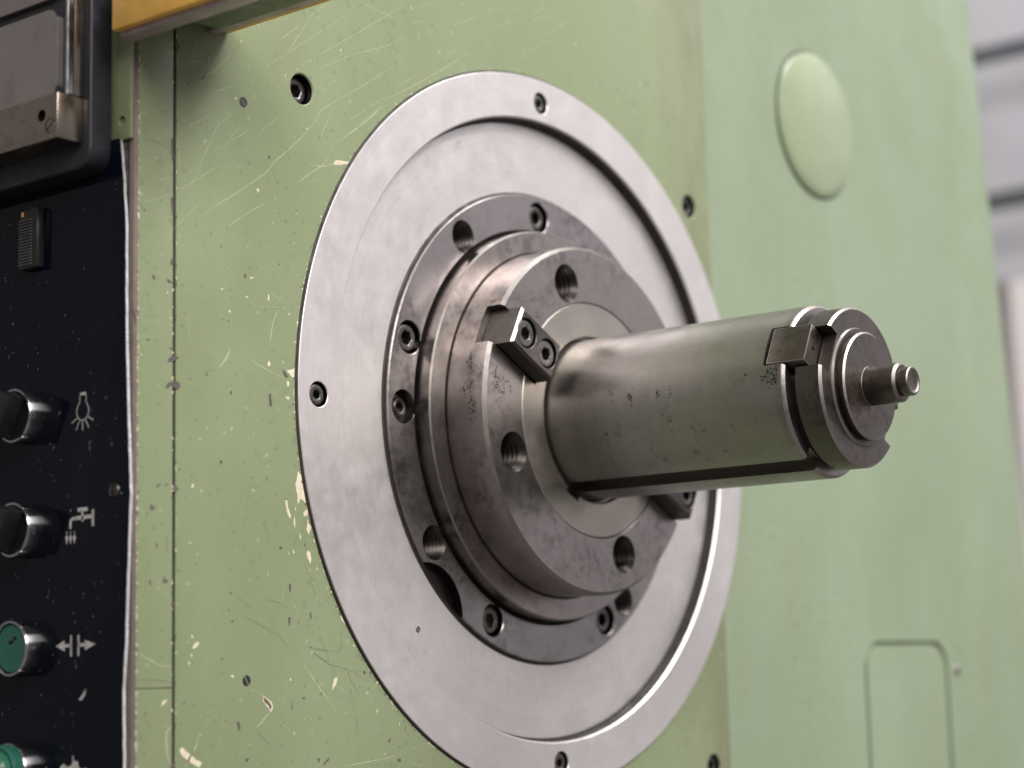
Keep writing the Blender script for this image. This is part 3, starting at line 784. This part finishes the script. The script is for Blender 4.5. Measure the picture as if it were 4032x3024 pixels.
for k in range(60):
    a, r = R_(random.uniform(60, 290)), random.uniform(92, 117)
    x, zq = r * math.cos(a), r * math.sin(a)
    L = random.uniform(0.5, 5)
    d = R_(random.choice((60, 75, 90, 100, 20)) + random.uniform(-10, 10))
    if math.hypot(x + L * math.cos(d), zq + L * math.sin(d)) < 117.5 and math.hypot(x + L * math.cos(d), zq + L * math.sin(d)) > 91:
        ribbon(bm, [(x, zq), (x + L * 0.5 * math.cos(d), zq + L * 0.5 * math.sin(d)), (x + L * math.cos(d), zq + L * math.sin(d))], random.uniform(0.04, 0.10), pl)
for x, zq in ((-49.3, 101.0), (-47.8, 101.5), (-46.5, 102.6), (-48.6, 99.5)):
    ribbon(bm, [(x, zq), (x + 1.6, zq + 1.1), (x + 3.4, zq + 2.4)], 0.13, pl)
part('plate_scratches', finish(bm, 'plate_scratches', 'retainer', False), plate, None, 'stuff')

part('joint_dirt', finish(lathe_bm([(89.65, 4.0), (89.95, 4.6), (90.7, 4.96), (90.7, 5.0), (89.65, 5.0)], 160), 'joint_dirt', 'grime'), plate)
# ================================================================== bearing retainer ring
ret = thing('bearing_retainer', (0, 15, -89), 'dark grey steel retainer ring with socket screws, inside the bright cover', 'ring')
prof = [(75.8, 3.15), (76.0, 2.95), (89.25, 2.95), (89.6, 3.3), (89.6, 28), (75.8, 28)]
CAPS = [90.5, 162.1, -114.9, -64.3]
THR = [125.2, -144.7, -54.0]
cutters = []
px = lambda a, r=81.5: (r * math.cos(R_(a)), r * math.sin(R_(a)))
for a in CAPS:
    cutters.append(cyl_cut(*px(a, 81.6), 5.95, 2.95, 10, 0.3))
for a in THR:
    cutters.append(thread_cut(*px(a, 81.4), 6.25, 2.95, 20, 1.3, 1.75, 5.1))
cutters.append(deep(lathe_bm([(0, 0), (8.8, 0), (5.95, 2.95 + 0.25), (5.0, 6.6), (0, 6.6)], 48, px(180.0, 81.4)), 3.2))
cutters.append(lathe_bm([(0, 0), (18.8, 0), (18.8, 6.6), (0, 6.6)], 96, (-70.3, -72.8)))
deep(cutters[-1], 2.5)
rb = part('retainer_ring', cut(lathe_bm(prof, 192), cutters, 'retainer'), ret)
for a in CAPS:
    x, zq = px(a, 81.6)
    put('cap_screw', SCREW_BIG, rb, x, 4.3, zq, random.uniform(0, 60))
x, zq = px(180.0, 81.4)
plug = part('oil_plug', finish(lathe_bm([(1.6, 8.0), (1.75, 4.9), (2.7, 4.6), (3.1, 5.0), (3.6, 6.2), (5.0, 6.45), (5.0, 8.0)], 40, (x, zq)), 'oil_plug', 'screw'), rb)
part('scallop_floor', finish(lathe_bm([(0, 6.45), (18.5, 6.45), (18.5, 6.58), (0, 6.58)], 64, (-70.3 + 0.01, -72.8)), 'scallop_floor', 'trim'), rb) if False else None

# ================================================================== spindle nose
KA = 152.6
sp = thing('spindle_nose', (0, 20, -74), 'stepped dark steel spindle nose with threaded holes and two drive keys', 'spindle')
prof = [(74.3, 30), (74.3, -2.4), (73.75, -3.0), (66.3, -3.0), (66.3, -1.6), (65.6, -1.6), (65.6, -19.5), (64.35, -20.75), (44.6, -20.75), (44.4, -20.5), (44.4, 30)]
cutters = []
for a in (107.5, 17.5, -72.5, -162.5):
    cutters.append(thread_cut(*px(a, 52.4), 7.25, -20.75, 0, 2.4, 2.1, 5.35, 56, 2.6))
for a in (KA, KA - 180):
    b = box_bm(38, 90, -40, -13.6, -8, 8)
    cutters.append(xform(b, radial(a)))
nose = part('nose_body', worn_edge_highlights(cut(lathe_bm(prof, 224), cutters, 'nose'), 'nose_edge', 0.55, 0.95), sp)
part('seam_ring', finish(lathe_bm([(65.63, -2.5), (66.27, -2.5), (66.27, -1.7), (65.63, -1.7)], 160), 'seam_ring', 'grime'), sp)
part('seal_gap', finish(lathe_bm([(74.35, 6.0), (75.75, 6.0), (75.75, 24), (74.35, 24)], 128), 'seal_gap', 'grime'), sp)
for a in (KA, KA - 180):
    b = box_bm(36.9, 62.3, -28.2, -13.8, -7.55, 7.55)
    ed = [e for e in b.edges if all(abs(v.co.y + 28.2) < 1e-6 for v in e.verts)]
    bmesh.ops.bevel(b, geom=ed, offset=0.9, segments=1, affect='EDGES', profile=0.5)
    for f in b.faces:
        if abs(f.normal.x) > 0.5 and abs(f.normal.y) > 0.5 and f.calc_center_median().x > 50:
            f.material_index = 1  # only the outer front chamfer gets the painted highlight
    cs = [cyl_cut(u, 0, 5.45, -28.2, -20.0, 0.2) for u in (56.3, 43.2)]
    me = cut(b, cs, ['key', 'bright'])
    me.transform(radial(a))
    key = part('drive_key', me, sp)
    for u in (56.3, 43.2):
        put('cap_screw', SCREW_KEY, key, u * math.cos(R_(a)), -27.6, u * math.sin(R_(a)), random.uniform(0, 60))

# ================================================================== milling arbor held in the spindle
arb = thing('milling_arbor', (0, -70, -30), 'long round steel milling arbor sticking out of the spindle, stepped tip with small pin', 'arbor')
prof = [(30.6, 4), (30.6, -17.5), (31.4, -17.8), (31.4, -20.3), (31.7, -20.6), (43.9, -20.6), (44.2, -20.3), (44.2, 4)]
cutters = []
for a in (KA, KA - 180):
    b = box_bm(36.4, 60, -40, -10, -8.2, 8.2)
    cutters.append(xform(b, radial(a)))
cutters.append(xform(box_bm(24, 33.6, -40, -12, -3.9, 3.9), radial(-118)))
cutters.append(lathe_bm([(0, -24), (1.3, -24), (1.3, -17), (0, -17)], 20, (36.5 * math.cos(R_(52)), 36.5 * math.sin(R_(52)))))
part('tool_flange', cut(lathe_bm(prof, 160), cutters, 'flange'), arb, 'warm toned flat flange seated in the spindle bore')
prof = [(0, -10), (30.0, -10)] + [(30.0, -15.0 - 5 * k) for k in range(20)] + [(30.0, -111.6), (30.0, -112.0), (30.0, -115.0), (30.0, -118.4), (29.9, -118.75), (28.9, -119.7), (22.0, -119.7), (22.0, -122.9), (0, -122.9)]
cutters = [xform(box_bm(25.0, 40, -130, -16, -3.5, 3.5), radial(-118)), xform(box_bm(21.5, 40, -140, -111.8, -7.6, 7.6), radial(KA)), xform(box_bm(21.5, 40, -140, -111.8, -7.6, 7.6), radial(KA - 180))]
part('shaft', worn_edge_highlights(cut(lathe_bm(prof, 160), cutters, 'arbor'), 'edge'), arb)
for a in (KA, KA - 180):
    b = box_bm(21.6, 29.15, -127.3, -112.6, -7.2, 7.2)
    bmesh.ops.bevel(b, geom=list(b.edges), offset=0.35, segments=2, affect='EDGES', profile=0.5)
    if a == KA:
        me = cut(b, [lathe_bm([(0, -131), (0.7, -131), (0.7, -125), (0, -125)], 20, (25.3, 0.4))], 'worn')
    else:
        me = finish(b, 'end_key', 'worn')
    me.materials.append(MAT['edge'])
    for p in me.polygons:
        if max(abs(c) for c in p.normal) < 0.97 and p.area < 20 and p.material_index == 0:
            p.material_index = len(me.materials) - 1
    me.transform(radial(a))
    part('end_key', me, arb)
prof = [(0, -122.3), (27.0, -122.3), (27.5, -122.8), (27.5, -131.4), (26.7, -132.3), (20.4, -132.3), (20.0, -133.1), (17.6, -133.2), (17.6, -134.4), (0, -134.4)]
cutters = []
for a in (KA, KA - 180):
    cutters.append(xform(box_bm(21.0, 40, -140, -120, -7.9, 7.9), radial(a)))
part('end_collar', worn_edge_highlights(cut(lathe_bm(prof, 144), cutters, 'worn'), 'edge'), arb)
prof = [(0, -134.3), (18.3, -134.3), (18.55, -134.6), (18.55, -135.4), (17.9, -136.0), (0, -136.0)]
part('end_disc', worn_edge_highlights(finish(lathe_bm(prof, 128), 'end_disc', 'worn'), 'edge'), arb)
prof = [(0, -135.9), (6.9, -135.9), (6.7, -136.2), (6.7, -147.2), (5.9, -148.1), (4.6, -148.1), (4.6, -148.8), (4.9, -149.0), (4.9, -151.5), (4.5, -151.9), (4.0, -151.9), (3.7, -151.6), (3.2, -151.35), (0, -151.25)]
part('centre_pin', worn_edge_highlights(finish(lathe_bm(prof, 72), 'centre_pin', 'worn'), 'nose_edge'), arb)

# dark oxide stains on the turned steel: clusters of small spots
def spot_cluster(bm, place, ca, cb, sa, sb, n, r):
    """place maps (mm along the surface in two directions from the cluster centre)"""
    for _ in range(n):
        a, c = random.gauss(0, sa), random.gauss(0, sb)
        blob(bm, ca + a, cb + c, r * random.uniform(0.5, 1.5), random.uniform(0.6, 1.4), place, 7)


bm = bmesh.new()
cylp = lambda R: (lambda s, y: (R * math.cos(s / R), y, R * math.sin(s / R)))
for ang, y, sa, sb, n, r in ((172.8, -49.5, 1.6, 1.0, 14, 0.22), (177, -57.5, 1.5, 0.6, 26, 0.30), (177, -69.2, 1.0, 0.8, 20, 0.26), (175, -74.7, 1.2, 0.5, 10, 0.2), (172.5, -105.5, 1.0, 1.0, 12, 0.2),
                             (174.7, -112.3, 0.6, 0.8, 12, 0.28), (171.5, -114.2, 0.9, 0.9, 20, 0.32), (176.7, -115.6, 1.3, 1.0, 34, 0.34), (170, -116.6, 0.8, 0.5, 12, 0.25), (-160.9, -46, 0.6, 0.5, 12, 0.22), (-153.3, -44.7, 1.0, 0.5, 9, 0.16), (-139.8, -44.7, 1.2, 0.5, 9, 0.16), (-134.6, -59.7, 0.8, 3.0, 16, 0.16)):
    spot_cluster(bm, cylp(30.035), R_(ang) * 30.035, max(y, -117.2), sa, min(sb, 1.0), n, r)
part('shaft_stains', finish(bm, 'shaft_stains', 'stain', False), arb, 'dark blotchy stains on the arbor', 'stuff')
bm = bmesh.new()
for ang, y, sa, sb, n, r in ((164.6, -13.0, 1.2, 0.6, 16, 0.28), (168.6, -13.8, 1.6, 0.7, 18, 0.26), (172.4, -13.4, 1.4, 1.0, 18, 0.26), (179.2, -15.4, 1.4, 1.0, 18, 0.3), (-177.6, -15.6, 1.6, 1.0, 22, 0.32), (174.9, -11.5, 1.6, 0.8, 14, 0.24), (143.3, -16.0, 0.7, 1.1, 16, 0.24)):
    spot_cluster(bm, cylp(65.64), R_(ang) * 65.64, y, sa, sb, n, r)
face = lambda x, z: (x, -20.79, z)
for rr, ang, s, n in ((60.4, 168.6, 1.0, 22), (59.0, 170.5, 1.3, 24), (58.4, 173.5, 1.5, 30), (56.0, 172.5, 1.6, 26), (54.9, 169.2, 0.9, 12), (55.4, 176.4, 1.2, 14), (51.5, 171.3, 0.9, 10), (57.5, 137, 1.5, 14), (56.7, 130, 1.8, 14), (49.3, 133.5, 1.0, 12), (61.0, 139, 0.8, 8)):
    for _ in range(n):
        x, zq = rr * math.cos(R_(ang)) + random.gauss(0, s), rr * math.sin(R_(ang)) + random.gauss(0, s)
        if 45.5 < math.hypot(x, zq) < 63.6:
            blob(bm, x, zq, random.uniform(0.10, 0.34), random.uniform(0.6, 1.4), face, 7)
part('nose_stains', finish(bm, 'nose_stains', 'stain', False), sp, 'dark blotchy stains on the spindle nose', 'stuff')
# ================================================================== control panel on the left side of the housing
PX = -207.0


def PN(L=0.0):
    return lambda y, z: (PX - L, y, z)


def on_panel(bm, y, z, L=0.0):
    return xform(bm, Matrix.Translation((PX - L, y, z)) @ Matrix.Rotation(R_(-90), 4, 'Z'))


panel = thing('control_panel', (-207, 60, -200), 'glossy black control panel with knobs, green buttons and white symbols', 'control panel')
edge = [(71.4, 5.3), (70.9, 4.9), (59.3, 3.5), (43.4, 2.2), (23.6, 2.05), (5, 1.7), (-4.8, 1.3), (-18.7, 0.55), (-30, -0.1), (-37.9, -0.4), (-45, -0.15), (-53.6, 0.25), (-69.7, 0.9), (-81.7, 1.25), (-94.9, 2.3), (-101, 2.15), (-108.1, 2.0), (-150, 1.6), (-200, 1.6)]
edge_f = []
for (za, ya), (zb, yb) in zip(edge, edge[1:]):
    k = max(1, int(abs(za - zb) / 2.5))
    for i in range(k):
        q = i / k
        edge_f.append((ya + (yb - ya) * q + random.uniform(-0.09, 0.09), za + (zb - za) * q))
edge_f.append((1.6, -200.0))
pts = edge_f + [(130, -200), (130, 71.4)]
sheet = part('panel_sheet', finish(prism_bm(pts, PN(0), PN(-0.85)), 'panel_sheet', 'panel', False), panel)
bm = bmesh.new()
for off0, off1, L0, L1 in ((-0.02, -0.02, -0.85, 0.0), (-0.02, 0.28, 0.02, 0.02)):
    A = [bm.verts.new((PX - L0, y + off0, zq)) for y, zq in edge_f]
    B = [bm.verts.new((PX - L1, y + off1 * random.uniform(0.2, 1.0), zq)) for y, zq in edge_f]
    for i in range(len(A) - 1):
        bm.faces.new((A[i], A[i + 1], B[i + 1], B[i]))
part('bright_edge', finish(bm, 'bright_edge', 'rim', False), sheet, 'bright bare metal edge of the black sheet')
put('slotted_screw', SCREW_PANEL, panel, PX - 0.55, 6.6, -36.4, rot=(0, R_(25), R_(-90)))

# slide switch
sw = part('slide_switch', finish(box_bm(PX - 3.0, PX + 0.1, 41.2, 50.4, 36.3, 55.8, 0.6, 2), 'slide_switch', 'plastic'), panel, 'ribbed black slide switch')
for k in range(16):
    zq = 37.6 + k * 0.95
    part('rib', finish(box_bm(PX - 3.55, PX - 2.95, 43.4, 49.9, zq - 0.27, zq + 0.27, 0.12, 1), 'rib', 'rib', False), sw)
part('marker', finish(box_bm(PX - 3.12, PX - 2.9, 48.0, 49.1, 53.3, 54.9, 0.1), 'marker', 'orange'), sw)


def button(zc, kind, label):
    y = 48.0
    prof = [(8.6, 0), (8.6, -5.6), (8.35, -6.1), (7.75, -6.15), (7.5, -5.7), (7.5, -3.0), (0, -3.0), (0, 0)]
    b = part('push_button' if kind != 'knob' else 'rotary_knob', finish(on_panel(lathe_bm(prof, 72), y, zc), 'button_collar', 'chrome'), panel, label)
    if kind == 'knob':
        part('knob_disc', finish(on_panel(lathe_bm([(0, -2.9), (7.45, -2.9), (7.45, -5.0), (7.2, -5.2), (0, -5.2)], 64), y, zc), 'knob_disc', 'plastic'), b)
        h = box_bm(-7.1, 7.1, -12.5, -5.1, -2.4, 2.4, 0.8, 2)
        xform(h, Matrix.Rotation(R_(-62), 4, 'Y'))
        part('knob_handle', finish(on_panel(h, y, zc), 'knob_handle', 'plastic'), b)
    elif kind == 'flat':
        part('button_cap', finish(on_panel(lathe_bm([(0, -2.9), (7.4, -2.9), (7.4, -5.1), (7.0, -5.5), (0, -5.6)], 64), y, zc), 'button_cap', 'button'), b, 'worn green button cap')
        bm2 = bmesh.new()
        for k in range(5):
            blob(bm2, y - 2.4 + k * 0.7, zc + 3.2 - 0.35 * k + random.uniform(-0.3, 0.3), 0.8, 0.7, PN(5.68), 8)
        part('worn_patch', finish(bm2, 'worn_patch', 'grime', False), b)
    else:
        part('retaining_ring', finish(on_panel(lathe_bm([(6.4, -3), (8.0, -3), (8.0, -9.0), (7.4, -9.6), (6.4, -9.6)], 64), y, zc), 'retaining_ring', 'button'), b)
        part('signal_lens', finish(on_panel(lathe_bm([(0, -3), (6.3, -3), (6.3, -11.5), (5.4, -12.6), (0, -13.4)], 64), y, zc), 'signal_lens', 'lens'), b, 'green signal lens')
    return b


button(-10.4, 'knob', 'rotary knob beside the lamp symbol')
button(-45.8, 'knob', 'rotary knob beside the tap symbol')
button(-82.0, 'flat', 'flat green push button beside the arrows symbol')
button(-118.8, 'lens', 'raised green lit button beside the gear symbol')

# printed symbols
SY = PN(0.045)
SY_ref['p'] = SY
bm = bmesh.new()
bulb = [(23.1, -6.2), (23.2, -8.4), (24.0, -9.3), (24.6, -10.6), (24.5, -12.0), (23.6, -13.3), (22.4, -13.9), (21.2, -13.9), (20.0, -13.3), (19.0, -12.0), (18.8, -10.8), (19.3, -9.6), (20.2, -8.4), (20.2, -6.2)]
ribbon(bm, bulb, 0.34, SY, False)
ribbon(bm, [(23.0, -5.75), (20.3, -5.75)], 0.9, SY, False)
for a, b in (((24.3, -13.0), (27.0, -14.4)), ((23.3, -14.0), (24.7, -16.7)), ((21.8, -14.3), (21.7, -17.0)), ((20.3, -14.0), (18.7, -16.4)), ((19.2, -13.0), (16.7, -14.3))):
    ribbon(bm, [a, b], 0.36, SY, False)
part('lamp_symbol', finish(bm, 'lamp_symbol', 'print', False), panel, 'white light bulb symbol with rays')
bm = bmesh.new()
ribbon(bm, [(27.0, -46.6), (27.0, -44.4), (26.2, -43.6), (24.6, -43.6)], 1.05, SY, False)
ribbon(bm, [(24.8, -43.5), (22.5, -43.5), (21.3, -43.7), (19.5, -43.4), (17.0, -43.5)], 1.15, SY, False)
ribbon(bm, [(16.5, -41.4), (16.5, -46.4)], 1.1, SY, False)
ribbon(bm, [(21.4, -41.4), (21.4, -44.7)], 0.9, SY, False)
ribbon(bm, [(23.7, -41.1), (19.0, -41.1)], 1.2, SY, False)
for yy in (28.7, 26.9, 25.1):
    ribbon(bm, [(yy, -47.3), (yy, -49.0)], 0.3, SY, False)
    poly(bm, [(yy + 0.7, -49.2), (yy + 0.35, -48.6), (yy, -49.2), (yy - 0.35, -48.6), (yy - 0.7, -49.2), (yy, -51.4)], SY)
part('tap_symbol', finish(bm, 'tap_symbol', 'print', False), panel, 'white water tap symbol with drops')
bm = bmesh.new()
ribbon(bm, [(26.2, -78.6), (26.1, -84.9)], 0.75, SY, False)
ribbon(bm, [(22.7, -78.6), (22.7, -84.8)], 0.75, SY, False)
ribbon(bm, [(29.2, -81.7), (26.2, -81.7)], 1.0, SY, False)
ribbon(bm, [(22.7, -81.6), (19.5, -81.6)], 1.0, SY, False)
poly(bm, [(29.3, -80.1), (29.0, -83.4), (33.4, -81.7)], SY)
poly(bm, [(19.7, -80.2), (19.7, -83.2), (14.8, -81.5)], SY)
part('arrow_symbol', finish(bm, 'arrow_symbol', 'print', False), panel, 'white symbol of two arrows pointing apart')
bm = bmesh.new()
g = []
for k in range(48):
    a = R_(k * 7.5)
    rr = 8.6 if (k // 3) % 2 == 0 else 6.8
    g.append((24.7 + rr * math.cos(a), -122.5 + rr * 0.8 * math.sin(a)))
poly(bm, g, SY)
ribbon(bm, [(24.75, -114.2), (24.75, -117.0)], 0.6, SY, False)
part('gear_symbol', finish(bm, 'gear_symbol', 'print', False), panel, 'white toothed wheel symbol')
bm = bmesh.new()
poly(bm, [(22.4, -97.8), (20.6, -96.2), (19.0, -94.4), (19.4, -96.4), (20.8, -97.9)], SY)
for k in range(45):
    yy, zq = random.uniform(3, 62), random.uniform(-125, 60)
    blob(bm, yy, zq, random.choice((0.1, 0.12, 0.15, 0.2)), random.uniform(0.7, 2), SY, 5)
part('paint_specks', finish(bm, 'paint_specks', 'print', False), sheet, None, 'stuff')

# ================================================================== instrument on the panel
ins = thing('instrument_unit', (-211, 60, 62), 'framed steel instrument in a dark housing above the control panel', 'instrument')
pts = []
for a in range(180, 271, 15):
    pts.append((16.2 + 6.5 * math.cos(R_(a)), 68.4 + 6.5 * math.sin(R_(a))))
pts += [(140, 61.9), (140, 260), (9.7, 260)]
bm = prism_bm(pts, PN(8.0), PN(0.02))
bmesh.ops.bevel(bm, geom=[e for e in bm.edges if all(abs(v.co.x - (PX - 8)) < 1e-5 for v in e.verts)], offset=1.0, segments=3, affect='EDGES', profile=0.5)
part('housing', finish(bm, 'housing', 'rubber', True, 40), ins)
fr = part('frame_rail', cut(box_bm(PX - 18.0, PX - 8.02, 12.7, 140, 69.4, 83.7, 0.5, 2), [on_panel(lathe_bm([(0, -3), (1.9, -3), (1.9, 6), (0, 6)], 32), 20.1, 77.5, 18.0), on_panel(lathe_bm([(0, -3), (2.45, -3), (2.45, 0.5), (0, 0.5)], 32), 15.7 + 0.3, 73.7, 18.0)], 'instrument'), ins)
put('slotted_screw', SCREW_FRAME, fr, PX - 18.0 + 0.1, 16.0, 73.7, rot=(0, R_(0), R_(-90)))
part('side_rail', finish(box_bm(PX - 11.8, PX - 8.03, 12.6, 20, 83.75, 260, 0.4, 2), 'side_rail', 'instrument'), ins)
part('bright_rail', finish(box_bm(PX - 14.2, PX - 11.85, 12.8, 14.2, 83.75, 260, 0.3, 1), 'bright_rail', 'chrome'), ins)
part('gap_plate', finish(box_bm(PX - 13.4, PX - 11.9, 14.3, 140, 83.75, 260), 'gap_plate', 'gap', False), ins)
pts = []
for a in range(180, 271, 15):
    pts.append((21.2 + 3.4 * math.cos(R_(a)), 87.6 + 3.4 * math.sin(R_(a))))
for a in (90, 110, 130, 150, 165, 180):
    pts = pts
pts += [(140, 84.2), (140, 112.2), (21.5, 112.2), (19.2, 111.4), (17.8, 109.4)]
bm = prism_bm(pts, PN(14.6), PN(13.45))
part('scale_plate', finish(bm, 'scale_plate', 'plate', False), ins, 'scuffed metal face plate with rounded corners')
part('plate_lip', finish(box_bm(PX - 16.2, PX - 14.0, 21, 140, 83.72, 84.15, 0.1), 'plate_lip', 'chrome'), ins)
part('upper_plate', finish(box_bm(PX - 15.4, PX - 13.45, 18.2, 140, 115.2, 260, 0.4, 2), 'upper_plate', 'plate'), ins)

# ================================================================== guard above the spindle, running out along its axis
gd = thing('overhead_guard', (-190, -30, 101), 'orange edged guard rail above the spindle, reaching out from the green housing', 'guard')
part('orange_plate', finish(box_bm(-214.6, -211.6, -50, 0.6, 102.3, 124, 0.7, 2), 'orange_plate', 'orange'), gd)
part('guide_bar', finish(box_bm(-211.5, -205.7, -54, 0.5, 100.7, 119, 0.9, 2), 'guide_bar', 'pink'), gd)
part('green_bar', finish(prism_bm([(-50, 111.7), (-4.0, 111.7), (0.4, 114.5), (0.4, 119), (-50, 119)], lambda y, z: (-205.6, y, z), lambda y, z: (-175.2, y, z)), 'green_bar', 'dgreen', False), gd)
part('lower_strip', finish(box_bm(-175.1, -171.2, -48, 0.5, 112.0, 118, 0.4, 1), 'lower_strip', 'pink'), gd)
part('orange_strip', finish(box_bm(-171.1, -166.2, -48, 0.7, 113.6, 119, 0.5, 1), 'orange_strip', 'orange'), gd)
